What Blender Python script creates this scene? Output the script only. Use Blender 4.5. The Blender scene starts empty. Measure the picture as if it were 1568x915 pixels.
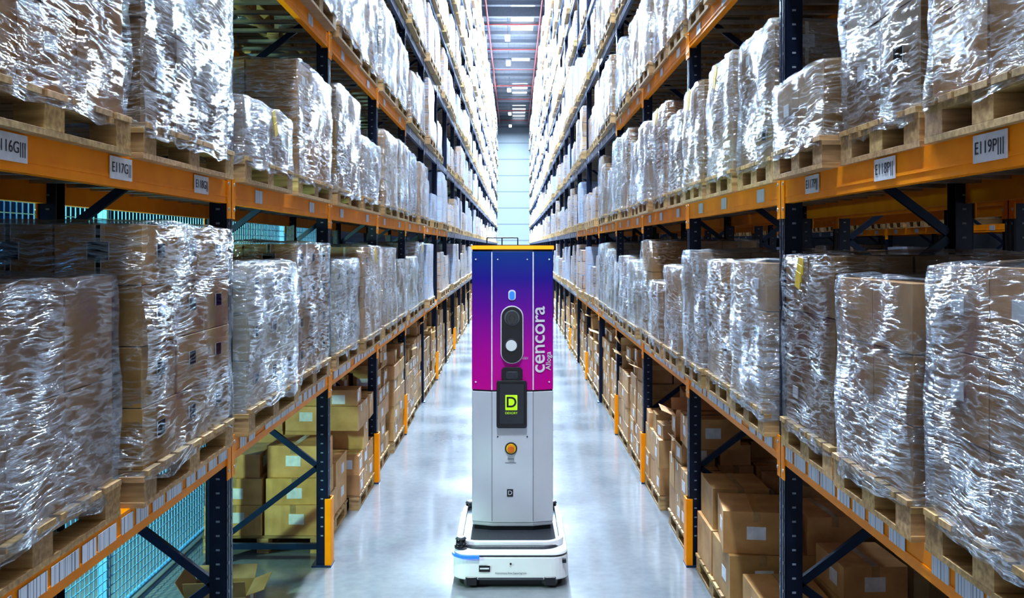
import bpy, math, random
from mathutils import Vector, Matrix, noise
random.seed(11)
R=random.random
def U(a,b): return a+(b-a)*R()

# ------------------------------------------------------------------ materials
def newmat(name):
    m=bpy.data.materials.new(name); m.use_nodes=True
    nt=m.node_tree; nt.nodes.clear()
    out=nt.nodes.new('ShaderNodeOutputMaterial')
    return m,nt,out
class N:
    def __init__(s,nt): s.nt=nt
    def n(s,t,**k):
        nd=s.nt.nodes.new('ShaderNode'+t)
        for a,b in k.items(): setattr(nd,a,b)
        return nd
    def l(s,a,b): s.nt.links.new(a,b)
def ramp(g,src,stops):
    r=g.n('ValToRGB'); e=r.color_ramp.elements
    e[0].position=stops[0][0]; e[0].color=stops[0][1]
    e[1].position=stops[-1][0]; e[1].color=stops[-1][1]
    for p,c in stops[1:-1]:
        x=e.new(p); x.color=c
    g.l(src,r.inputs[0]); return r.outputs[0]
def c4(r,g=None,b=None):
    if g is None: return (r,r,r,1)
    return (r,g,b,1)
def simple(name,col,rough=.5,metal=0,bump=0,scale=20,var=.12,coat=0,emis=None,es=0,spec=.5):
    m,nt,out=newmat(name); g=N(nt)
    p=g.n('BsdfPrincipled'); p.inputs['Roughness'].default_value=rough; p.inputs['Metallic'].default_value=metal
    p.inputs['Coat Weight'].default_value=coat; p.inputs['Specular IOR Level'].default_value=spec
    tc=g.n('TexCoord'); no=g.n('TexNoise'); no.inputs['Scale'].default_value=scale; no.inputs['Detail'].default_value=4
    g.l(tc.outputs['Object'],no.inputs['Vector'])
    cr=ramp(g,no.outputs[0],[(.3,c4(*[x*(1-var) for x in col])),(.7,c4(*[min(1,x*(1+var)) for x in col]))])
    g.l(cr,p.inputs['Base Color'])
    if bump:
        b=g.n('Bump'); b.inputs['Strength'].default_value=bump; b.inputs['Distance'].default_value=.01
        g.l(no.outputs[0],b.inputs['Height']); g.l(b.outputs[0],p.inputs['Normal'])
    if emis:
        p.inputs['Emission Color'].default_value=c4(*emis); p.inputs['Emission Strength'].default_value=es
    g.l(p.outputs[0],out.inputs[0]); return m

M_orange=simple('rack_orange',(1.0,.32,.0),.5,0,.05,6,.1,spec=.2)
M_farbeam=simple('rack_distance_tint',(.10,.14,.24),.35,.4,0,6,.2)  # cool, hazy look of distant orange beams painted in as colour
M_navy=simple('rack_navy',(.004,.012,.038),.35,.2,.05,8,.3)
M_brace=simple('rack_brace',(.012,.035,.09),.35,.3,0,8,.2)
M_bar=simple('galvanised_bar',(.5,.5,.48),.35,.8,0,8,.2)
M_hole=simple('slot_light',(.22,.27,.34),.5)
M_white=simple('white_paint',(.88,.90,.94),.3,0,0,4,.03,.3)
M_grey=simple('robot_silver',(.68,.71,.79),.33,.05,0,4,.03,.4)
M_black=simple('black_plastic',(.01,.01,.014),.3,0,0,10,.2,.4)
M_deck=simple('dark_deck',(.05,.055,.07),.45,0,.1,60,.2)
M_glass=simple('screen_glass',(.01,.012,.02),.08,0,0,5,.1,1)
M_lime=simple('lime_graphic',(.35,.6,.01),.4,0,0,5,.02,0,(.5,.9,.02),.5)
M_amber=simple('amber_light',(.8,.3,.02),.3,0,0,5,.02,0,(1,.26,.01),1.3)
M_blueled=simple('blue_led',(.02,.08,.5),.3,0,0,5,.02,0,(.02,.14,1),1.3)
M_lens=simple('lens_light',(.7,.75,.8),.2,0,0,5,.02,.5,(.8,.9,1),.1)
M_yel=simple('button_yellow',(.9,.55,.02),.35)
M_red=simple('button_orange',(.85,.2,.02),.3)
M_wtext=simple('white_graphic',(.85,.87,.95),.4)
M_dtext=simple('dark_graphic',(.03,.03,.05),.5)
M_pipe=simple('red_pipe',(.30,.03,.03),.4)
M_steel=simple('grey_steel',(.16,.18,.21),.5,.3)
M_fence=simple('fence_wire',(.18,.50,.85),.35,.1)
M_sticker=simple('yellow_sticker',(.62,.44,.03),.5)
M_bluesticker=simple('blue_sticker',(.03,.12,.6),.5)

def cardboard():
    m,nt,out=newmat('cardboard'); g=N(nt)
    uv=g.n('UVMap'); no=g.n('TexNoise'); no.inputs['Scale'].default_value=5; no.inputs['Detail'].default_value=4
    g.l(uv.outputs[0],no.inputs[0])
    cr=ramp(g,no.outputs[0],[(.25,c4(.30,.165,.065)),(.75,c4(.49,.295,.13))])
    at=g.n('Attribute',attribute_name='tint'); mx=g.n('Mix',data_type='RGBA',blend_type='MULTIPLY'); mx.inputs[0].default_value=1
    g.l(cr,mx.inputs[6]); g.l(at.outputs['Color'],mx.inputs[7])
    p=g.n('BsdfPrincipled'); p.inputs['Roughness'].default_value=.6
    g.l(mx.outputs[2],p.inputs['Base Color'])
    w=g.n('TexWave'); w.inputs['Scale'].default_value=60; g.l(uv.outputs[0],w.inputs[0])
    b=g.n('Bump'); b.inputs['Strength'].default_value=.06; b.inputs['Distance'].default_value=.003
    g.l(w.outputs[1],b.inputs['Height']); g.l(b.outputs[0],p.inputs['Normal'])
    g.l(p.outputs[0],out.inputs[0]); return m
M_card=cardboard()
M_tape=simple('packing_tape',(.40,.27,.14),.15,0,0,20,.15,.6)
M_wtape=simple('pale_tape',(.7,.68,.6),.2,0,0,20,.1,.5)

def wood():
    m,nt,out=newmat('pallet_wood'); g=N(nt)
    tc=g.n('TexCoord'); mp=g.n('Mapping'); mp.inputs['Scale'].default_value=(3,25,25)
    g.l(tc.outputs['Object'],mp.inputs[0]); no=g.n('TexNoise'); no.inputs['Scale'].default_value=2; no.inputs['Detail'].default_value=6
    g.l(mp.outputs[0],no.inputs[0])
    cr=ramp(g,no.outputs[0],[(.3,c4(.30,.185,.08)),(.7,c4(.58,.40,.20))])
    at=g.n('Attribute',attribute_name='tint'); mx=g.n('Mix',data_type='RGBA',blend_type='MULTIPLY'); mx.inputs[0].default_value=1
    g.l(cr,mx.inputs[6]); g.l(at.outputs['Color'],mx.inputs[7])
    p=g.n('BsdfPrincipled'); p.inputs['Roughness'].default_value=.65; g.l(mx.outputs[2],p.inputs['Base Color'])
    g.l(p.outputs[0],out.inputs[0]); return m
M_wood=wood()

def label():
    m,nt,out=newmat('barcode_label'); g=N(nt)
    uv=g.n('UVMap'); mp=g.n('Mapping'); mp.inputs['Scale'].default_value=(90,.01,1); g.l(uv.outputs[0],mp.inputs[0])
    no=g.n('TexNoise'); no.inputs['Scale'].default_value=1; no.inputs['Detail'].default_value=3; g.l(mp.outputs[0],no.inputs[0])
    r=ramp(g,no.outputs[0],[(.44,c4(.12,.13,.18)),(.47,c4(.6,.66,.78))])
    p=g.n('BsdfPrincipled'); p.inputs['Roughness'].default_value=.35; g.l(r,p.inputs['Base Color']); g.l(p.outputs[0],out.inputs[0]); return m
M_label=label()
M_plainlabel=simple('paper_label',(.68,.72,.8),.5)

def mrange(g,src,a,b,c,d):
    m=g.n('MapRange'); 
    for i,v in enumerate((a,b,c,d)): m.inputs[i+1].default_value=v
    g.l(src,m.inputs[0]); return m.outputs[0]
def creases(g,uv):
    mk=g.n('TexNoise'); mk.inputs['Scale'].default_value=2.6; mk.inputs['Detail'].default_value=2; g.l(uv,mk.inputs[0])
    sp=g.n('SeparateColor'); g.l(mk.outputs[1],sp.inputs[0])
    wv=g.n('VectorMath',operation='MULTIPLY_ADD'); g.l(mk.outputs[1],wv.inputs[0]); wv.inputs[1].default_value=(.05,.05,0); g.l(uv,wv.inputs[2])
    def rid(rot,sc,scale,det,k,pw,off,mask):
        mp=g.n('Mapping'); mp.inputs['Rotation'].default_value=(0,0,rot); mp.inputs['Scale'].default_value=(sc[0],sc[1],1); mp.inputs['Location'].default_value=(off,off*.7,0); g.l(wv.outputs[0],mp.inputs[0])
        a=g.n('TexNoise',noise_dimensions='2D'); a.inputs['Scale'].default_value=scale; a.inputs['Detail'].default_value=det
        g.l(mp.outputs[0],a.inputs[0])
        s=g.n('Math',operation='SUBTRACT'); s.inputs[1].default_value=.5; g.l(a.outputs[0],s.inputs[0])
        b=g.n('Math',operation='ABSOLUTE'); g.l(s.outputs[0],b.inputs[0])
        c=g.n('Math',operation='MULTIPLY_ADD',use_clamp=True); c.inputs[1].default_value=-k; c.inputs[2].default_value=1; g.l(b.outputs[0],c.inputs[0])
        d=g.n('Math',operation='POWER'); d.inputs[1].default_value=pw; g.l(c.outputs[0],d.inputs[0])
        mm=g.n('Math',operation='MULTIPLY'); g.l(d.outputs[0],mm.inputs[0]); g.l(mrange(g,mask,.42,.60,0.06,1),mm.inputs[1])
        return mm.outputs[0]
    r1=rid(.2,(1.6,14),2.4,4,10,1.3,0,sp.outputs[0]); r2=rid(-.75,(2.2,12),2.4,4,10,1.3,4,sp.outputs[1]); r3=rid(1.0,(2.4,11),2.5,4,10,1.3,9,sp.outputs[2])
    def add(a,b,w=1):
        x=g.n('Math',operation='MULTIPLY_ADD'); x.inputs[1].default_value=w; g.l(b,x.inputs[0]); g.l(a,x.inputs[2]); return x.outputs[0]
    return add(add(r1,r2),r3,.8)
def film(name,milk_lo,milk_hi,col):
    m,nt,out=newmat(name); g=N(nt); uv=g.n('UVMap').outputs[0]
    h=creases(g,uv)
    bp=g.n('Bump'); bp.inputs['Strength'].default_value=.9; bp.inputs['Distance'].default_value=.006; g.l(h,bp.inputs['Height'])
    f=mrange(g,h,.05,1.5,milk_lo,milk_hi)
    d=g.n('BsdfDiffuse'); d.inputs['Color'].default_value=c4(*col)
    t=g.n('BsdfTransparent'); t.inputs['Color'].default_value=(.98,.985,.99,1)
    m1=g.n('MixShader'); g.l(f,m1.inputs[0]); g.l(t.outputs[0],m1.inputs[1]); g.l(d.outputs[0],m1.inputs[2])
    gl=g.n('BsdfGlossy'); gl.inputs['Roughness'].default_value=.075; g.l(bp.outputs[0],gl.inputs['Normal']); gl.inputs['Color'].default_value=(.86,.93,1,1)
    fr=g.n('Fresnel'); fr.inputs['IOR'].default_value=1.4
    hm=mrange(g,h,.0,1.1,.02,.32)
    mm=g.n('Math',operation='MULTIPLY_ADD',use_clamp=True); mm.inputs[1].default_value=.42; g.l(hm,mm.inputs[2]); g.l(fr.outputs[0],mm.inputs[0])
    m2=g.n('MixShader'); g.l(mm.outputs[0],m2.inputs[0]); g.l(m1.outputs[0],m2.inputs[1]); g.l(gl.outputs[0],m2.inputs[2])
    g.l(m2.outputs[0],out.inputs[0]); return m
M_filmC=film('stretch_film_clear',.0,.28,(.70,.80,.92))
M_filmM=film('stretch_film_milky',.12,.54,(.62,.74,.90))
M_filmD=film('stretch_film_grey',.06,.42,(.45,.55,.70))

def wrapped():
    m,nt,out=newmat('wrapped_cartons'); g=N(nt); uv=g.n('UVMap').outputs[0]
    at=g.n('Attribute',attribute_name='tint')
    br=g.n('TexBrick'); br.inputs['Scale'].default_value=1; br.inputs['Brick Width'].default_value=.4; br.inputs['Row Height'].default_value=.27
    br.inputs['Mortar Size'].default_value=.008; br.inputs['Color1'].default_value=c4(.32,.18,.08); br.inputs['Color2'].default_value=c4(.48,.30,.15); br.inputs['Mortar'].default_value=c4(.08,.045,.025)
    g.l(uv,br.inputs[0])
    h=creases(g,uv)
    f=mrange(g,h,.05,1.5,.02,.6)
    ma=g.n('Math',operation='ADD',use_clamp=True); g.l(f,ma.inputs[0]); g.l(at.outputs['Alpha'],ma.inputs[1])
    mu=g.n('Mix',data_type='RGBA',blend_type='MULTIPLY'); mu.inputs[0].default_value=1; g.l(br.outputs[0],mu.inputs[6]); g.l(at.outputs['Color'],mu.inputs[7])
    mx=g.n('Mix',data_type='RGBA'); g.l(ma.outputs[0],mx.inputs[0]); g.l(mu.outputs[2],mx.inputs[6]); mx.inputs[7].default_value=c4(.40,.57,.85)
    bp=g.n('Bump'); bp.inputs['Strength'].default_value=.6; bp.inputs['Distance'].default_value=.01; g.l(h,bp.inputs['Height'])
    p=g.n('BsdfPrincipled'); p.inputs['Roughness'].default_value=.35; p.inputs['Coat Weight'].default_value=.7; p.inputs['Coat Roughness'].default_value=.12
    g.l(mx.outputs[2],p.inputs['Base Color']); g.l(bp.outputs[0],p.inputs['Coat Normal'])
    g.l(p.outputs[0],out.inputs[0]); return m
M_wrap=wrapped()

def floor_mat():
    m,nt,out=newmat('polished_concrete'); g=N(nt); tc=g.n('TexCoord')
    no=g.n('TexNoise'); no.inputs['Scale'].default_value=.9; no.inputs['Detail'].default_value=8; g.l(tc.outputs['Object'],no.inputs[0])
    n2=g.n('TexNoise'); n2.inputs['Scale'].default_value=14; n2.inputs['Detail'].default_value=8; g.l(tc.outputs['Object'],n2.inputs[0])
    ad=g.n('Math',operation='MULTIPLY_ADD'); ad.inputs[1].default_value=.4; g.l(n2.outputs[0],ad.inputs[0]); g.l(no.outputs[0],ad.inputs[2])
    cr=ramp(g,ad.outputs[0],[(.45,c4(.145,.16,.18)),(.95,c4(.235,.255,.28))])
    p=g.n('BsdfPrincipled'); g.l(cr,p.inputs['Base Color']); p.inputs['Specular IOR Level'].default_value=.8
    rr=ramp(g,no.outputs[0],[(.3,c4(.09)),(.7,c4(.17))]); g.l(rr,p.inputs['Roughness'])
    b=g.n('Bump'); b.inputs['Strength'].default_value=.04; b.inputs['Distance'].default_value=.01; g.l(n2.outputs[0],b.inputs['Height']); g.l(b.outputs[0],p.inputs['Normal'])
    g.l(p.outputs[0],out.inputs[0]); return m
M_floor=floor_mat()
def clad(name,col,period,axis):
    m,nt,out=newmat(name); g=N(nt); tc=g.n('TexCoord'); sp=g.n('SeparateXYZ'); g.l(tc.outputs['Object'],sp.inputs[0])
    d=g.n('Math',operation='DIVIDE'); d.inputs[1].default_value=period; g.l(sp.outputs[axis],d.inputs[0])
    fr=g.n('Math',operation='FRACT'); g.l(d.outputs[0],fr.inputs[0])
    cr=ramp(g,fr.outputs[0],[(0,c4(*[x*.3 for x in col])),(.09,c4(*col)),(1,c4(*col))])
    p=g.n('BsdfPrincipled'); p.inputs['Roughness'].default_value=.45; g.l(cr,p.inputs['Base Color']); g.l(p.outputs[0],out.inputs[0]); return m
M_wall=clad('wall_cladding',(.36,.41,.46),1.6,2)
M_walld=clad('dark_wall_cladding',(.02,.06,.14),1.0,2)
M_ceil=clad('roof_deck',(.12,.15,.19),.33,0)
def emitmat(name,col,s):
    m,nt,out=newmat(name); g=N(nt); e=g.n('Emission'); e.inputs[0].default_value=c4(*col); e.inputs[1].default_value=s; g.l(e.outputs[0],out.inputs[0]); return m
M_sky=emitmat('skylight_glow',(.85,.93,1),2.5)
M_lamp=emitmat('lamp_glow',(.9,.96,1),14)

def gradient():
    m,nt,out=newmat('gradient_livery'); g=N(nt); tc=g.n('TexCoord'); sp=g.n('SeparateXYZ'); g.l(tc.outputs['Object'],sp.inputs[0])
    mr=g.n('MapRange'); mr.inputs[1].default_value=1.43; mr.inputs[2].default_value=2.57; g.l(sp.outputs[2],mr.inputs[0])
    cr=ramp(g,mr.outputs[0],[(0,c4(.72,.004,.36)),(.3,c4(.52,.005,.40)),(.6,c4(.18,.010,.40)),(.8,c4(.035,.02,.36)),(1,c4(.008,.07,.32))])
    p=g.n('BsdfPrincipled'); p.inputs['Roughness'].default_value=.4; g.l(cr,p.inputs['Base Color']); p.inputs['Specular IOR Level'].default_value=.3
    g.l(p.outputs[0],out.inputs[0]); return m
M_grad=gradient()

# ------------------------------------------------------------------ mesh builder
class MB:
    def __init__(s): s.v=[];s.f=[];s.uv=[];s.mi=[];s.col=[];s.sm=[];s.mats=[]
    def m(s,mat):
        if mat not in s.mats: s.mats.append(mat)
        return s.mats.index(mat)
    def face(s,idx,uvs,mat,t,smooth=False):
        s.f.append(idx); s.uv.extend(uvs); s.mi.append(s.m(mat)); s.col.extend([t]*len(idx)); s.sm.append(smooth)
    def box(s,c,d,mat,t=(1,1,1,0),rz=0,uo=(0,0),M=None):
        hx,hy,hz=d[0]/2,d[1]/2,d[2]/2
        L=[(-hx,-hy,-hz),(hx,-hy,-hz),(hx,hy,-hz),(-hx,hy,-hz),(-hx,-hy,hz),(hx,-hy,hz),(hx,hy,hz),(-hx,hy,hz)]
        b=len(s.v); cs,sn=math.cos(rz),math.sin(rz)
        for p in L:
            if M is not None:
                q=M@Vector(p); s.v.append((q.x,q.y,q.z))
            else: s.v.append((c[0]+p[0]*cs-p[1]*sn,c[1]+p[0]*sn+p[1]*cs,c[2]+p[2]))
        for idx,a,e in (((0,3,2,1),0,1),((4,5,6,7),0,1),((0,1,5,4),0,2),((2,3,7,6),0,2),((1,2,6,5),1,2),((3,0,4,7),1,2)):
            s.face([b+i for i in idx],[(L[i][a]+uo[0],L[i][e]+uo[1]) for i in idx],mat,t)
    def bar(s,p0,p1,w,h,mat,t=(1,1,1,0)):
        p0,p1=Vector(p0),Vector(p1); d=p1-p0; q=d.to_track_quat('X','Z').to_matrix().to_4x4(); q.translation=(p0+p1)/2
        s.box(None,(d.length,w,h),mat,t,M=q)
    def cyl(s,c,r,h,mat,axis='Z',n=20,r2=None):
        r2=r if r2 is None else r2; b=len(s.v)
        def P(a,rr,z):
            x,y=rr*math.cos(a),rr*math.sin(a)
            if axis=='Z': return (c[0]+x,c[1]+y,c[2]+z)
            if axis=='Y': return (c[0]+x,c[1]+z,c[2]-y)
            return (c[0]+z,c[1]+x,c[2]+y)
        for k in range(n): s.v.append(P(2*math.pi*k/n,r,-h/2))
        for k in range(n): s.v.append(P(2*math.pi*k/n,r2,h/2))
        t=(1,1,1,0)
        for k in range(n):
            j=(k+1)%n; s.face([b+k,b+j,b+n+j,b+n+k],[(0,0)]*4,mat,t,True)
        s.face([b+k for k in reversed(range(n))],[(0,0)]*n,mat,t); s.face([b+n+k for k in range(n)],[(0,0)]*n,mat,t)
    def prism(s,pts,z0,z1,mat,scale_top=1.0,cen=(0,0),smooth=False):
        n=len(pts); b=len(s.v); t=(1,1,1,0)
        for x,y in pts: s.v.append((x,y,z0))
        for x,y in pts: s.v.append((cen[0]+(x-cen[0])*scale_top,cen[1]+(y-cen[1])*scale_top,z1))
        for k in range(n):
            j=(k+1)%n; s.face([b+k,b+j,b+n+j,b+n+k],[(0,0)]*4,mat,t,smooth)
        s.face([b+k for k in reversed(range(n))],[(0,0)]*n,mat,t); s.face([b+n+k for k in range(n)],[(0,0)]*n,mat,t)
    def shell(s,x0,x1,y0,y1,z0,z1,n,amp,mat,t,seed,r=.035,ragged=0):
        sv=Vector((seed*3.7,seed*1.3,seed*7.1))
        def fix(p):
            q=Vector((min(max(p.x,x0+r),x1-r),min(max(p.y,y0+r),y1-r),min(p.z,z1-r)))
            d=p-q
            if d.length>1e-6: d=d/d.length*r
            o=q+d
            nv=noise.noise_vector(o*4+sv)*amp+noise.noise_vector(o*11+sv)*amp*.45
            o=o+nv
            if ragged and p.z<z0+.001: o.z-=abs(noise.noise(o*6+sv))*ragged
            return o
        faces=[('x',x1),('x',x0),('y',y0),('y',y1),('z',z1)]
        uo=(seed*1.37%5,seed*2.11%5)
        for ax,val in faces:
            b=len(s.v)
            for i in range(n+1):
                for j in range(n+1):
                    a=i/n; c=j/n
                    if ax=='x': p=Vector((val,y0+(y1-y0)*a,z0+(z1-z0)*c))
                    elif ax=='y': p=Vector((x0+(x1-x0)*a,val,z0+(z1-z0)*c))
                    else: p=Vector((x0+(x1-x0)*a,y0+(y1-y0)*c,val))
                    s.v.append(tuple(fix(p)))
            for i in range(n):
                for j in range(n):
                    ids=[(i,j),(i+1,j),(i+1,j+1),(i,j+1)]
                    if (ax=='x' and val==x0) or (ax=='y' and val==y1): ids.reverse()
                    w=(y1-y0) if ax=='x' else (x1-x0); h=(y1-y0) if ax=='z' else (z1-z0)
                    s.face([b+a*(n+1)+c for a,c in ids],[(a/n*w+uo[0],c/n*h+uo[1]) for a,c in ids],mat,t,True)
    def build(s,name,bevel=0,parent=None,seg=1):
        me=bpy.data.meshes.new(name); me.from_pydata(s.v,[],s.f)
        for m in s.mats: me.materials.append(m)
        me.polygons.foreach_set('material_index',s.mi); me.polygons.foreach_set('use_smooth',s.sm)
        u=me.uv_layers.new(name='UVMap'); u.data.foreach_set('uv',[c for p in s.uv for c in p])
        ca=me.color_attributes.new('tint','FLOAT_COLOR','CORNER'); ca.data.foreach_set('color',[c for p in s.col for c in p])
        me.update(); o=bpy.data.objects.new(name,me); bpy.context.collection.objects.link(o)
        if bevel:
            bv=o.modifiers.new('bevel','BEVEL'); bv.width=bevel; bv.segments=seg; bv.limit_method='ANGLE'; bv.angle_limit=.6
        if parent: o.parent=parent
        return o

# ------------------------------------------------------------------ layout constants
XL,XR=-1.515,1.43; Y0=5.03; L=2.7; D=1.0; NB=30
LV=[1.51,2.89,4.28,5.68,7.08,8.48,9.88,11.28,12.68]; BH=.12
def fy(k): return Y0+L*k
K0=-2

def tint(v=.18,w=0,b=1):
    a=U(1-v,1+v*.6)*b; return (a,a*U(.94,1.03),a*U(.85,1.05),w)

def pallet(mb,x0,x1,y0,y1,z,full=True):
    t=tint(.25)
    if full:
        nb=7; wx=(x1-x0)
        for i in range(nb):
            bw=(y1-y0)/nb
            mb.box(((x0+x1)/2,y0+bw*(i+.5),z+.133),(wx,bw*.8,.022),M_wood,tint(.25))
        for i in range(3):
            x=x0+.06+(x1-x0-.12)*i/2
            mb.box((x,(y0+y1)/2,z+.111),(.1,y1-y0,.022),M_wood,tint(.2))
            for j in range(3):
                y=y0+.07+(y1-y0-.14)*j/2
                mb.box((x,y,z+.061),(.1,.13,.078),M_wood,tint(.25))
            mb.box((x,(y0+y1)/2,z+.011),(.1,y1-y0,.022),M_wood,tint(.2))
    else:
        mb.box(((x0+x1)/2,(y0+y1)/2,z+.128),(x1-x0,y1-y0,.032),M_wood,t)
        for j in range(3):
            y=y0+.07+(y1-y0-.14)*j/2
            mb.box(((x0+x1)/2,y,z+.061),(x1-x0,.13,.1),M_wood,t)
        mb.box(((x0+x1)/2,(y0+y1)/2,z+.011),(x1-x0,(y1-y0),.02),M_wood,t)

def carton(mb,c,d,rz=0,opened=False,lab=None,base=None):
    t=base or tint(.2); x,y,z=c; sx,sy,sz=d
    M=Matrix.Translation((x,y,z))@Matrix.Rotation(rz,4,'Z')
    def B(cc,dd,mat,tt=t): mb.box(None,dd,mat,tt,M=M@Matrix.Translation(cc),uo=(U(0,9),U(0,9)))
    if not opened:
        B((0,0,sz/2),(sx,sy,sz),M_card)
        if sx>=sy:
            B((0,0,sz+.0008),(sx*.998,.05,.0016),M_tape)
            for s in (-1,1): B((s*(sx/2+.0008),0,sz-.035),(.0016,.05,.07),M_tape)
        else:
            B((0,0,sz+.0008),(.05,sy*.998,.0016),M_tape)
            for s in (-1,1): B((0,s*(sy/2+.0008),sz-.035),(.05,.0016,.07),M_tape)
    else:
        w=.006
        B((0,0,.01),(sx,sy,.02),M_card)
        for s in (-1,1):
            B((s*(sx/2-w/2),0,sz/2),(w,sy,sz),M_card); B((0,s*(sy/2-w/2),sz/2),(sx,w,sz),M_card)
            a=U(.5,1.3)
            F=M@Matrix.Translation((s*sx/2,0,sz))@Matrix.Rotation(s*a,4,'Y')@Matrix.Translation((0,0,sy*.18))
            mb.box(None,(w*.8,sy,sy*.36),M_card,t,M=F)
            F=M@Matrix.Translation((0,s*sy/2,sz))@Matrix.Rotation(-s*a*.8,4,'X')@Matrix.Translation((0,0,sy*.18))
            mb.box(None,(sx,w*.8,sy*.36),M_card,t,M=F)
    if lab is None: lab=R()<.45
    if lab:
        lw,lh=.13,.09
        B((U(-.2,.2)*sx,-sy/2-.0012,sz*U(.4,.6)),(lw,.002,lh),M_plainlabel)
        for s in (-1,1): B((s*(sx/2+.0012),U(-.2,.2)*sy,sz*U(.4,.6)),(.002,lw,lh),M_plainlabel)

def near_load(side,xf,y0,y1,z,ztop,style,depth=1.12,seed=0,sticker=None):
    mb=MB()
    if side<0: x0,x1=-(xf+depth),-xf
    else: x0,x1=xf,xf+depth
    pallet(mb,x0,x1,y0,y1,z)
    zb=z+.146; j=.025
    X0,X1,Y0_,Y1_=x0+j,x1-j,y0+j,y1-j
    H=ztop-zb-.015
    if style=='brown': nz=max(1,round(H/.24))
    else: nz=max(1,round(H/U(.26,.36)))
    ny=max(1,round((Y1_-Y0_)/U(.36,.45))); nx=3
    lt=tint(.22)
    for k in range(nz):
        for i in range(nx):
            for jj in range(ny):
                if 0<i<nx-1 and 0<jj<ny-1 and k<nz-1: continue
                w,l,h=(X1-X0)/nx,(Y1_-Y0_)/ny,H/nz
                if style=='pale': bt=(1.25,1.8,2.9,0)
                elif style=='dark': bt=(.6,.6,.62,0)
                else: q=U(.9,1.08); bt=(lt[0]*q,lt[1]*q,lt[2]*q,0)
                c=(X0+w*(i+.5)+U(-.004,.004),Y0_+l*(jj+.5)+U(-.004,.004),zb+h*k)
                carton(mb,c,(w-.009,l-.009,h-.005),0,False,lab=False,base=bt)
                if style in('brown','pale') or R()<.15:
                    mb.box((c[0],Y0_-.002,c[2]+h*.55),(.085,.003,.07),M_plainlabel)
                    mb.box((c[0]+.0,Y0_-.0015,c[2]+h*.5),(.02,.002,h*.95),M_wtape)
                    xa=X1 if side<0 else X0
                    mb.box((xa-side*.003,c[1],c[2]+h*.55),(.003,.085,.06),M_plainlabel)
    fm={'clear':M_filmC,'brown':M_filmC,'milky':M_filmM,'grey':M_filmD,'pale':M_filmM,'dark':M_filmC,'bare':None}[style]
    if fm:
        e=.002
        mb.shell(x0+e,x1-e,y0+e,y1-e,zb-.04,ztop,12,.022,fm,(1,1,1,0),seed+1.3,r=.03,ragged=.06)
    if sticker:
        xa=(x1+.008) if side<0 else (x0-.008)
        for q in range(3):
            M=Matrix.Translation((xa-side*.001*q,(y0+y1)/2+.02*q,ztop-.07-.035*q))@Matrix.Rotation(.3+U(-.3,.3),4,'X')
            mb.box(None,(.003,.08,.08),sticker,M=M)
    return mb.build('wrapped_pallet_load',.003)

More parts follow.
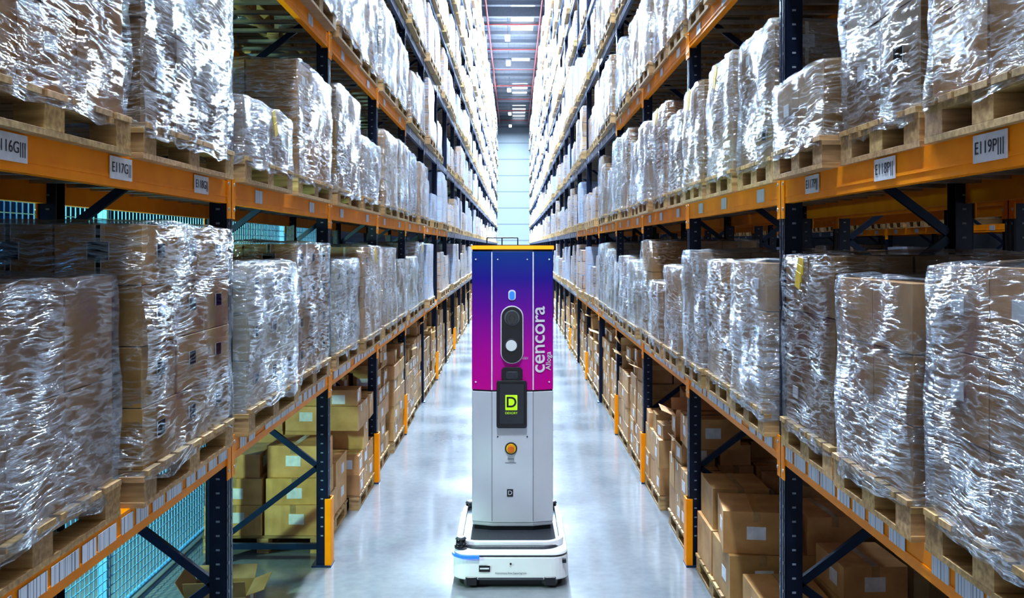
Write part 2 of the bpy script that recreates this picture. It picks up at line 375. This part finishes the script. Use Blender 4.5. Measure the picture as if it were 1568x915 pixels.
# ------------------------------------------------------------------ racks
def build_rack(side):
    mb=MB(); xf=XL if side<0 else XR; s=-1 if side<0 else 1
    xr=xf+s*D; PT=13.5
    for k in range(K0,NB+1):
        y=fy(k); near=k<=7
        for xx,inn in ((xf,s),(xr,-s)):
            cx=xx+inn*.05
            if near:
                mb.box((xx+inn*.004,y,PT/2+.01),(.006,.1,PT),M_navy)
                for dy in (-1,1): mb.box((cx,y+dy*.047,PT/2+.01),(.09,.006,PT),M_navy)
                mb.box((xx+inn*.001,y-.02,PT/2+.01),(.004,.008,PT),M_brace)
                mb.box((xx+inn*.001,y+.02,PT/2+.01),(.004,.008,PT),M_brace)
                if k<=3:
                    for q in range(0,90):
                        z=.25+q*.075
                        for dy in (-.028,.028): mb.box((xx-inn*.0015,y+dy,z),(.002,.010,.014),M_hole if q%2 else M_black)
                        mb.box((cx,y-.0508,z),(.02,.002,.01),M_hole)
                mb.box((cx,y,.006),(.16,.16,.012),M_brace)
            else: mb.box((cx,y,PT/2+.01),(.1,.09,PT),M_navy)
        a,b=xf+s*.09,xr-s*.09; z=.18; fl=0
        mb.bar((a,y,.15),(b,y,.15),.035,.045,M_brace)
        step=.62
        while z+step<PT:
            mb.bar((a if fl else b,y+.01,z),(b if fl else a,y+.01,z+step),.03,.045,M_brace); fl^=1; z+=step
        if k in (0,1,2,3,5,7):
            mb.box((xf-s*.022,y,.28),(.01,.115,.54),M_orange)
            for dy in(-1,1): mb.box((xf+s*.0,y+dy*.056,.28),(.05,.008,.54),M_orange)
    for li,z in enumerate(LV):
        for k in range(K0,NB):
            ya,yb=fy(k)+.05,fy(k+1)-.05; ym=(ya+yb)/2
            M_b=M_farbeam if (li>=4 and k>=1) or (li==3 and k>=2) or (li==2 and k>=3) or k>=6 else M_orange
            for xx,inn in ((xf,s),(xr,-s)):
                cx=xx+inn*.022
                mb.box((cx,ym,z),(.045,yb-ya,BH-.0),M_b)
                if k<=6:
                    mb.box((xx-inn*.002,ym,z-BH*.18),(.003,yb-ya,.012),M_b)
                    for yy in (ya,yb):
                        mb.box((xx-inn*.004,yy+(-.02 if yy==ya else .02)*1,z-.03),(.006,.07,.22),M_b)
                        mb.cyl((xx-inn*.008,yy,z+.045),.009,.008,M_bar,'X',8); mb.cyl((xx-inn*.008,yy,z-.09),.009,.008,M_bar,'X',8)
            if k<=9 and li<5:
                for q in range(9):
                    yy=ya+.15+(yb-ya-.3)*q/8
                    mb.box(((xf+xr)/2,yy,z+BH/2-.012),(D-.09,.05,.022),M_bar)
            if k<=14:
                if li==0:
                    q=ya+.12
                    while q<yb-.15:
                        w=U(.1,.2)
                        if R()<.9: mb.box((xf-s*.0035,q+w/2,z+.012),(.003,w,.065),M_label,uo=(U(0,9),0))
                        q+=w+U(.01,.06)
                elif li<4:
                    for q in ((.2,.75) if side<0 else (.16,.5,.83)):
                        if k==-1 and li==1: continue
                        mb.box((xf-s*.0035,ya+(yb-ya)*q+U(-.05,.05),z+.005),(.003,.16,.075),M_label,uo=(U(0,9),0))
    return mb.build('pallet_rack')
rackL=build_rack(-1); rackR=build_rack(1)

def rtext(body,loc,Mrot,size,mat,name,parent=None,fitw=None,ext=.001,off=0):
    cu=bpy.data.curves.new(name,'FONT'); cu.body=body; cu.size=size; cu.extrude=ext; cu.align_x='CENTER'; cu.align_y='CENTER'; cu.offset=off
    cu.materials.append(mat); o=bpy.data.objects.new(name,cu); bpy.context.collection.objects.link(o)
    if fitw:
        bpy.context.view_layer.update(); w=o.dimensions.x
        if w>0: cu.size=size*fitw/w
    o.matrix_world=Matrix.Translation(loc)@Mrot
    if parent: o.parent=parent
    return o
RX=Matrix.Rotation(math.pi/2,4,'X')
def plate(rack,side,y,z,txt,w=.2):
    s=-1 if side<0 else 1; xf=XL if side<0 else XR
    mb=MB(); mb.box((xf-s*.006,y,z),(.004,w,.085),M_plainlabel); mb.build('location_plate',0,rack)
    Mr=Matrix.Rotation(-s*math.pi/2 if s>0 else math.pi/2,4,'Z')@RX
    rtext(txt,(xf-s*.0095,y,z),Mr,.06,M_dtext,'location_code',rack,fitw=w*.85,ext=.0003)
plate(rackR,1,2.82,2.90,'E119P|||'); plate(rackR,1,3.62,2.90,'E118P||'); plate(rackR,1,4.5,2.90,'E117P||')
plate(rackL,-1,2.82,2.90,'E116G|||'); plate(rackL,-1,3.62,2.90,'E117G||'); plate(rackL,-1,4.55,2.90,'E118G||')

# ------------------------------------------------------------------ loads: near (individual)
NEARB=4; NEARL=4
seed=0
topsL={(0,-1):(2.51,2.71),(0,0):(2.52,2.64),(0,1):(2.50,2.62),(0,2):(2.6,2.45),(1,-1):(3.95,3.95),(1,0):(3.45,3.9),(1,1):(3.98,3.7)}
faceL={(0,-1):(1.5,1.45),(1,-1):(1.46,1.45)}
styL={(0,-1):('grey','brown'),(1,-1):('clear','dark'),(0,0):('pale','brown'),(1,0):('milky','clear'),(0,1):('pale','clear')}
for li in range(NEARL):
    for k in range(-1,NEARB):
        zb=LV[li]+BH/2; tops=topsL.get((li,k)) or (zb+U(.75,1.12),zb+U(.75,1.12))
        sty=styL.get((li,k)) or (random.choice(['clear','milky','pale','clear','grey']),random.choice(['clear','milky','brown','clear']))
        fc=faceL.get((li,k)) or (1.45+U(-.03,.03),1.45+U(-.03,.03))
        for j in range(2):
            ya=fy(k)+.09+j*1.29; seed+=1
            yb=ya+(1.1 if (li,k,j)==(1,0,0) else 1.2)
            near_load(-1,fc[j],ya+U(-.01,.01),yb,zb,tops[j],sty[j],seed=seed,sticker=M_bluesticker if (li,k,j)==(1,-1,1) else (M_sticker if R()<.1 else None))
topsR={(0,-1):(2.56,2.49,2.58),(0,0):(2.53,2.52,2.58),(1,-1):(3.95,3.9,3.45),(1,0):(3.85,3.86,3.84)}
styR={(0,-1):('grey','grey','dark'),(0,0):('milky','clear','milky'),(1,-1):('clear','dark','clear'),(1,0):('grey','milky','clear')}
stk={(0,-1,2),(1,0,1),(1,0,2)}
for li in range(NEARL):
    for k in range(-1,NEARB):
        zb=LV[li]+BH/2; tops=topsR.get((li,k)) or [zb+U(.7,1.12) for _ in range(3)]
        sty=styR.get((li,k)) or [random.choice(['clear','milky','grey','clear','pale']) for _ in range(3)]
        for j in range(3):
            ya=fy(k)+.075+j*.87; seed+=1
            near_load(1,1.375+U(-.03,.03),ya+.01,ya+.81,zb,tops[j],sty[j],seed=seed,sticker=M_sticker if (li,k,j) in stk or R()<.06 else None)

# ------------------------------------------------------------------ loads: far (merged)
def mass(side):
    mb=MB(); sd=500
    for li,z in enumerate(LV):
        for k in range(K0,NB):
            if li<NEARL and -1<=k<NEARB: continue
            n=2 if (side<0 or li>3) else 3
            if side<0 and li>4 and k%3==0: n=3
            w=1.2 if n==2 else .8; p=1.29 if n==2 else .87
            for j in range(n):
                if R()<.04: continue
                sd+=1; ya=fy(k)+.09+j*p+U(-.02,.02); yb=ya+w*U(.92,1); xf=(1.45 if side<0 else 1.375)+U(-.05,.06)
                x0,x1=(-(xf+1.1),-xf) if side<0 else (xf,xf+1.1)
                zb=z+BH/2; pallet(mb,x0,x1,ya,yb,zb,False)
                zt=zb+U(.6,1.15); t=tint(.4,random.choice([0,0,.1,.3,.5]))
                mb.shell(x0+.02,x1-.02,ya+.02,yb-.02,zb+.12,zt,5 if k<12 else 2,.018,M_wrap,t,sd,r=.03)
    return mb.build('distant_pallet_loads')
massL=mass(-1); massR=mass(1)

# ------------------------------------------------------------------ floor level carton stacks
def stack(x0,x1,y0,y1,h,name='carton_stack',mb=None,base=0,openp=.2,big=1,nx=None,ny=None,lab=None,br=1.3):  # br lightens the cardboard: brightness below the shelves painted into its colour
    own=mb is None
    if own: mb=MB()
    pallet(mb,x0,x1,y0,y1,base+.001,own)
    z=base+.147; first=True
    while z<h-.1:
        ch=U(.2,.32)*big; nx_=nx or random.choice([2,3]); ny_=ny or random.choice([2,3,3,4])
        top=z+ch>=h-.15
        for i in range(nx_):
            for j in range(ny_):
                if not first and R()<(.3 if top else .06): continue
                w,l=(x1-x0)/nx_,(y1-y0)/ny_
                op=top and R()<openp; jit=.14 if top else .03; sc=(.78,.92) if top else (.9,.97)
                carton(mb,(x0+w*(i+.5),y0+l*(j+.5),z+.001),(w*U(*sc),l*U(*sc),ch*(U(.7,1.15) if top else 1)),U(-jit,jit),op,lab,base=tint(.2,0,br))
        z+=ch+.002; first=False
    if own: return mb.build(name,.004)
stack(-2.65,-1.62,8.0,9.2,.78,nx=2,ny=2,openp=0,lab=True,br=1.5); stack(-2.65,-1.52,9.3,10.3,1.28,nx=3,ny=3,big=.8,openp=.2,br=1.5)
yy=10.6
for q in range(6):
    stack(-2.6,-1.5-U(0,.06),yy,yy+1.15,U(1.0,1.36),big=.75,openp=.3); yy+=1.3 if q%2==0 else 1.4
mbf=MB()
while yy<85:
    stack(-2.6,-1.5-U(0,.06),yy,yy+1.15,U(.6,1.3),mb=mbf); yy+=1.35
mbf.build('distant_carton_stacks')
stack(1.47,2.5,2.5,3.7,.6,big=1.1,openp=0); stack(1.47,2.5,3.8,4.9,.5,openp=0)
stack(1.50,2.45,5.2,6.3,.72,big=1.2,openp=0,nx=2,ny=2); stack(1.46,2.45,6.45,7.6,.82,big=1.2,openp=0,nx=2,ny=2)
stack(1.45,2.45,7.95,8.9,1.0,openp=.4,big=.9); stack(1.43,2.45,9.3,10.35,1.0,big=.9,openp=.4)
yy=10.6
for q in range(6):
    stack(1.42+U(0,.06),2.5,yy,yy+1.15,U(1.0,1.36),big=.75,openp=.3); yy+=1.3 if q%2==0 else 1.4
mbf=MB()
while yy<85:
    stack(1.42+U(0,.06),2.5,yy,yy+1.15,U(.6,1.3),mb=mbf); yy+=1.35
mbf.build('distant_carton_stacks')
mb=MB(); carton(mb,(-2.1,6.75,.001),(.42,.36,.16),.1,True); mb.build('open_carton',.003)
mb=MB()
for y in [2.6+1.3*i for i in range(12)]:
    pallet(mb,2.75,3.75,y,y+1.1,.001,False)
    for i in range(3):
        for j in range(3):
            for k in range(random.choice([2,3,4])):
                carton(mb,(2.92+.32*i,y+.2+.36*j,.148+.2*k),(.3,.34,.195),0,False,base=(1.4,1.9,2.8,0))
mb.build('white_carton_stacks')

def copy(o,dx):
    c=o.copy(); c.location.x=dx; bpy.context.collection.objects.link(c); return c
copy(rackL,5.16); copy(rackR,5.9); copy(massR,5.9)

# ------------------------------------------------------------------ wire fence behind left rack
mb=MB(); fx=-2.80; y=-1.0
while y<14:
    mb.box((fx,y,1.65),(.006,.006,3.2),M_fence); y+=.065
z=.06
while z<3.25:
    mb.box((fx+.006,6.5,z),(.006,15,.006),M_fence); z+=.065
for y in [-1,1.5,4,6.5,9,11.5,14]: mb.box((fx-.03,y,1.65),(.05,.05,3.3),M_fence)
for z in (.05,1.65,3.25): mb.box((fx-.01,6.5,z),(.02,15,.03),M_fence)
mb.build('wire_mesh_fence')

# ------------------------------------------------------------------ building shell
WX0,WX1,WY0,WY1,CZ=-6.5,13,-6,93,15
mb=MB(); mb.box(((WX0+WX1)/2,(WY0+WY1)/2,-.05),(WX1-WX0,WY1-WY0,.1),M_floor); mb.build('floor')
mb=MB(); mb.box(((WX0+WX1)/2,(WY0+WY1)/2,CZ+.05),(WX1-WX0,WY1-WY0,.1),M_ceil); mb.build('ceiling')
mb=MB(); mb.box(((WX0+WX1)/2,WY1+.1,CZ/2),(WX1-WX0,.2,CZ),M_wall); mb.build('wall_back')
mb=MB(); mb.box((WX0-.1,(WY0+WY1)/2,CZ/2),(.2,WY1-WY0,CZ),M_walld); mb.build('wall_left')
mb=MB(); mb.box((WX1+.1,(WY0+WY1)/2,CZ/2),(.2,WY1-WY0,CZ),M_wall); mb.build('wall_right')
segs=[(20,26),(34,40),(48,54.5),(62,64.5),(71.5,77.5),(82.5,91)]
for i,(a,b) in enumerate(segs):
    mb=MB(); mb.box((.45,(a+b)/2,CZ-.02),(1.15,b-a,.03),M_sky)
    for x in (-.15,1.05): mb.box((x,(a+b)/2,CZ-.04),(.06,b-a,.08),M_white)
    mb.build('window_%d'%(i+1))
mb=MB(); y=1
while y<92:
    mb.box(((WX0+WX1)/2,y,CZ-.18),(WX1-WX0,.1,.22),M_steel); y+=2.2
y=6
while y<92:
    mb.box(((WX0+WX1)/2,y,CZ-.45),(WX1-WX0,.25,.5),M_steel); y+=14
mb.build('roof_purlins')
mb=MB()
for x in (-1.35,1.35): mb.cyl((x,44,14.25),.05,96,M_pipe,'Y',10)
y=5.7
while y<92:
    mb.cyl((0,y,14.35),.035,12,M_pipe,'X',8); y+=6.3
mb.build('sprinkler_pipes')

# ------------------------------------------------------------------ lights
def area(name,loc,rot,sx,sy,e,col,spread=None):
    l=bpy.data.lights.new(name,'AREA'); l.shape='RECTANGLE'; l.size=sx; l.size_y=sy; l.energy=e; l.color=col
    if spread: l.spread=spread
    o=bpy.data.objects.new(name,l); o.location=loc; o.rotation_euler=rot; bpy.context.collection.objects.link(o); return o
for y,e in zip([2,9.5,17,25,33,41,51,58,68,80,88],[1550,1600,2200,2900,4600,7000,12000,15000,11000,1900,1000]):
    mb=MB(); mb.box((-.35,y,13.95),(.3,1.6,.1),M_steel); mb.box((-.35,y,13.89),(.24,1.5,.02),M_lamp)
    for dy in(-.6,.6): mb.cyl((-.35,y+dy,14.5),.01,1.0,M_steel,'Z',6)
    lamp=mb.build('linear_ceiling_lamp')
    a=area('lamp_light',(-.35,y,13.85),(0,0,0),.4,1.5,e,(.60,.80,1.0) if y>12 else (.76,.88,1)); a.parent=lamp
for y in (3,9): area('added_fence_light',(-4.6,y,5.5),(0,.15,0),.6,2.4,110,(.12,.5,1.0))  # added blue lamps without fixtures, tinting the fence and the space behind it
mb=MB(); mb.box((-4.6,5.2,2.3),(.1,.5,.3),M_steel); mb.cyl((-4.6,5.2,1.08),.04,2.16,M_steel); wl=mb.build('added_tint_lamp',.004)  # added lamp and stand, invented to throw a greenish tint on the floor
d=(Vector((-.7,9.2,0))-Vector((-4.5,5.3,2.3))); fl=area('added_green_light',(-4.5,5.3,2.3),(0,0,0),.3,.3,260,(.55,1,.7)); fl.rotation_euler=d.to_track_quat('-Z','Y').to_euler(); fl.parent=wl
for y in (4,14,26): area('side_aisle_light',(4.8,y,13.5),(0,0,0),.6,2,500,(.8,.9,1.0))

w=bpy.data.worlds.new('world'); bpy.context.scene.world=w; w.use_nodes=True
bg=w.node_tree.nodes['Background']; bg.inputs[0].default_value=(.82,.90,1,1); bg.inputs[1].default_value=.70

# ------------------------------------------------------------------ robot
rob=bpy.data.objects.new('autonomous_inventory_robot',None); bpy.context.collection.objects.link(rob)
bx=-.025; BF=7.19
def rrect(cx,y0,y1,hw,r,n=7):
    pts=[]
    for (px,py,a0) in ((cx+hw-r,y0+r,-90),(cx+hw-r,y1-r,0),(cx-hw+r,y1-r,90),(cx-hw+r,y0+r,180)):
        for i in range(n+1):
            a=math.radians(a0+90*i/n); pts.append((px+r*math.cos(a),py+r*math.sin(a)))
    return pts
BB=BF+1.25; bc=(bx,(BF+BB)/2)
mb=MB(); mb.prism(rrect(bx,BF+.04,BB-.04,.40,.12),.001,.07,M_black,1.02,bc); mb.build('underbody',.008,rob)
mb=MB(); mb.prism(rrect(bx,BF,BB,.448,.13),.06,.235,M_white,.985,bc); mb.build('chassis_body',.012,rob,2)
mb=MB(); mb.prism(rrect(bx,BF+.012,BB-.012,.436,.13),.235,.245,M_dtext,1,bc); mb.build('chassis_seam',0,rob)
mb=MB(); mb.prism(rrect(bx,BF+.004,BB-.004,.444,.13),.245,.272,M_white,.98,bc); mb.build('chassis_top',.008,rob,2)
mb=MB(); mb.prism(rrect(bx,BF+.07,BB-.07,.39,.15),.272,.295,M_deck,.98,bc); mb.build('dark_deck',.005,rob)
def loop(mb,outer,inner,z0,z1,mat):
    n=len(outer); b=len(mb.v); t=(1,1,1,0)
    for pts,z in((outer,z0),(outer,z1),(inner,z1),(inner,z0)):
        for x,y in pts: mb.v.append((x,y,z))
    for r in range(4):
        for k in range(n):
            j=(k+1)%n; a=b+r*n; c=b+((r+1)%4)*n
            mb.face([a+k,a+j,c+j,c+k],[(0,0)]*4,mat,t,False)
mb=MB(); loop(mb,rrect(bx,BF+.10,BB-.02,.415,.16),rrect(bx,BF+.135,BB-.055,.38,.13),.272,.325,M_white); mb.build('rim_rail',.006,rob,2)
mb=MB()
for s in(-1,1): mb.prism([(bx+s*.34,BF-.006),(bx+s*.26,BF-.006),(bx+s*.24,BF+.03),(bx+s*.36,BF+.03)][::s*-1],.02,.085,M_black)
mb.box((bx,BF-.004,.075),(.5,.012,.012),M_dtext); mb.build('front_bumper',.003,rob)
mb=MB()
for (x,y) in ((bx-.385,BF+.10),(bx-.36,BB-.12),(bx+.36,BB-.12)):
    mb.cyl((x,y,.29),.05,.03,M_black,'Z',20); mb.cyl((x,y,.325),.042,.045,M_glass,'Z',20,.036); mb.cyl((x,y,.355),.045,.018,M_deck,'Z',20,.03)
mb.build('lidar_sensors',.002,rob)
mb=MB()
q=rrect(bx,BF-.002,BB,.4505,.13); arc=[p for p in q if p[0]<bx-.28 and p[1]<BF+.2]+[(bx-.24,BF-.002)]
arc=sorted(arc,key=lambda p:p[0])
for a,b in zip(arc[:-1],arc[1:]): mb.bar((a[0],a[1],.236),(b[0],b[1],.236),.014,.022,M_blueled)
mb.build('blue_status_light',0,rob)
mb=MB(); mb.box((bx-.2,BF-.001,.15),(.085,.004,.05),M_black); mb.box((bx-.2,BF-.0035,.15),(.07,.002,.012),M_wtext); mb.box((bx+.41,BF+.03,.2),(.03,.02,.03),M_black); mb.cyl((bx,BF-.001,.185),.008,.006,M_black,'Y',12); mb.build('front_badges',.001,rob)
rtext('Autonomous Data Capturing Unit',(bx,BF-.002,.115),RX,.02,M_dtext,'unit_caption',rob,fitw=.24,ext=.0004)
CX=-.012; CF=7.66; CB=8.2; hw=.332; ff=.165; fd=.05
def col(e=0,dz=0): return [(CX-ff,CF-e),(CX+ff,CF-e),(CX+hw+e,CF+fd-e),(CX+hw+e,CB),(CX+hw-.06,CB+.05),(CX-hw+.06,CB+.05),(CX-hw-e,CB),(CX-hw-e,CF+fd-e)]
cc=(CX,(CF+CB)/2)
mb=MB(); mb.prism(col(-.02),.28,.33,M_black,1.0,cc); mb.build('column_plinth',.004,rob)
mb=MB()
mb.prism(col(-.008),.33,.36,M_grey,1.02,cc); mb.prism(col(),.36,1.425,M_grey,1,cc)
mb.build('lower_shroud',.006,rob,2)
mb=MB(); mb.prism(col(-.006),1.425,1.436,M_black,1,cc); mb.build('shroud_joint',0,rob)
mb=MB(); mb.prism(col(),1.436,2.565,M_grad,1,cc); mb.build('upper_shroud',.005,rob,2)
mb=MB(); mb.prism(col(-.004),2.565,2.582,M_black,1,cc); mb.prism(col(.006),2.582,2.612,M_amber,1,cc); mb.prism(col(-.01),2.612,2.618,M_black,1,cc); mb.build('beacon_strip',0,rob)
mb=MB()
for s in(-1,1): mb.box((CX+s*(ff+.003),CF-.001,2.0),(.010,.006,1.12),M_wtext)
for s in(-1,1):
    for z in (1.5,2.5): mb.cyl((CX+s*.3,CF+fd*.8-.004,z),.007,.006,M_wtext,'Y',10)
    for z in (2.5,): mb.cyl((CX+s*.12,CF-.002,z),.006,.005,M_wtext,'Y',10)
    for z in (1.06,): mb.cyl((CX+s*.12,CF-.002,z),.006,.005,M_dtext,'Y',10)
    mb.box((CX+s*(ff+.002),CF-.0005,.9),(.004,.003,1.05),M_steel)
mb.build('panel_lines',0,rob)
def xz_round(mb,cx,cz,w,h,r,y,th,mat,n=8):
    b=len(mb.v); pts=[]
    for px,pz,a0 in((cx+w/2-r,cz-h/2+r,-90),(cx+w/2-r,cz+h/2-r,0),(cx-w/2+r,cz+h/2-r,90),(cx-w/2+r,cz-h/2+r,180)):
        for i in range(n+1):
            a=math.radians(a0+90*i/n); pts.append((px+r*math.cos(a),pz+r*math.sin(a)))
    m=len(pts)
    for x,z in pts: mb.v.append((x,y-th,z))
    for x,z in pts: mb.v.append((x,y,z))
    t=(1,1,1,0)
    for k in range(m):
        j=(k+1)%m; mb.face([b+m+k,b+m+j,b+j,b+k],[(0,0)]*4,mat,t)
    mb.face([b+k for k in range(m)],[(0,0)]*m,mat,t)
def pz(y): return 2.6-(y-378)/188.4
def px(x): return (x-787)/188.4
mb=MB(); xz_round(mb,px(784),pz(512),.185,.47,.09,CF,.012,M_wtext); xz_round(mb,px(784),pz(512),.168,.453,.083,CF,.026,M_black); mb.build('camera_housing',.003,rob)
mb=MB()
mb.cyl((px(784),CF-.03,pz(486)),.062,.016,M_steel,'Y',28); mb.cyl((px(784),CF-.04,pz(486)),.05,.016,M_glass,'Y',28); mb.cyl((px(784),CF-.05,pz(486)),.024,.01,M_glass,'Y',20)
mb.cyl((px(783),CF-.03,pz(528)),.056,.014,M_deck,'Y',28); mb.cyl((px(783),CF-.04,pz(528)),.045,.012,M_lens,'Y',28)
mb.build('camera_lenses',.002,rob)
mb=MB(); xz_round(mb,px(784),pz(451.5),.06,.085,.025,CF,.006,M_wtext); xz_round(mb,px(784),pz(452),.042,.065,.018,CF,.01,M_blueled); mb.build('blue_indicator',0,rob)
mb=MB(); xz_round(mb,px(784),pz(572),.17,.11,.03,CF,.014,M_black); xz_round(mb,px(784),pz(574),.1,.06,.015,CF,.018,M_deck); mb.build('sensor_bar',.002,rob)
mb=MB(); xz_round(mb,px(783.5),pz(618),.245,.385,.02,CF,.03,M_black); xz_round(mb,px(783.5),pz(617),.205,.33,.01,CF,.034,M_glass); xz_round(mb,px(783),pz(615),.1,.125,.006,CF,.036,M_lime); mb.build('tablet_screen',.003,rob)
rtext('D',(px(783),CF-.038,pz(615)),RX,.12,M_dtext,'screen_letter',rob,ext=.0006,off=.002)
rtext('DEXORY',(px(783),CF-.036,pz(631)),RX,.03,M_lime,'screen_caption',rob,fitw=.1,ext=.0006)
mb=MB(); mb.cyl((px(782.5),CF-.004,pz(686)),.05,.01,M_black,'Y',28); mb.cyl((px(782.5),CF-.012,pz(686)),.04,.012,M_yel,'Y',28); mb.cyl((px(782.5),CF-.03,pz(686)),.026,.03,M_red,'Y',24); mb.build('emergency_stop_button',.002,rob)
rtext('Dexory',(px(782),CF-.001,pz(702)),RX,.02,M_dtext,'small_caption',rob,fitw=.05,ext=.0004)
rtext('Robots to unlock',(px(782),CF-.001,pz(708)),RX,.015,M_dtext,'small_caption_2',rob,fitw=.09,ext=.0004)
mb=MB(); xz_round(mb,px(781),pz(754),.05,.06,.003,CF,.003,M_black); mb.build('logo_tile',0,rob)
rtext('D',(px(781),CF-.0045,pz(754)),RX,.05,M_wtext,'logo_letter',rob,ext=.0006)
ang=math.atan2(fd,hw-ff); Mt=Matrix.Rotation(ang,4,'Z')@RX@Matrix.Rotation(math.pi/2,4,'Z')
def facet(x): return CF+(x-CX-ff)/(hw-ff)*fd
def ft(txt,pxx,pzz,w,nm,off=0):
    x=px(pxx); rtext(txt,(x+.001,facet(x)-.004,pzz),Mt,.15,M_wtext,nm,rob,fitw=w,ext=.001,off=off)
ft('cencora',824.5,pz(520),.54,'livery_text',.0018); ft('Alloga',840,pz(553),.15,'livery_subtext',.0004)
rtext('REPORT A\nPROBLEM',(px(804),CF-.001,pz(548)),RX,.02,M_wtext,'tiny_caption',rob,fitw=.05,ext=.0004)
mb=MB(); zt=2.618
for x in (px(744),px(768),px(793)):
    mb.bar((x,CB-.25,zt),(x,CB-.25,zt+.06),.010,.010,M_black)
mb.bar((px(744),CB-.25,zt+.06),(px(793),CB-.25,zt+.06),.010,.010,M_black)
mb.build('top_frame',.002,rob)

# ------------------------------------------------------------------ camera
cam=bpy.data.cameras.new('camera'); co=bpy.data.objects.new('camera',cam); bpy.context.collection.objects.link(co)
co.location=(0,0,2.6); co.rotation_euler=(math.pi/2,0,0)
cam.sensor_width=36; cam.lens=36*1443/1568; cam.shift_x=-(787-784)/1568; cam.shift_y=-(457.5-378)/1568
cam.clip_end=300; cam.clip_start=.05
bpy.context.scene.camera=co
vs=bpy.context.scene.view_settings
vs.view_transform='Standard'
for lk in ('Medium High Contrast','Standard - Medium High Contrast'):
    try: vs.look=lk; break
    except Exception: pass
vs.exposure=0.1
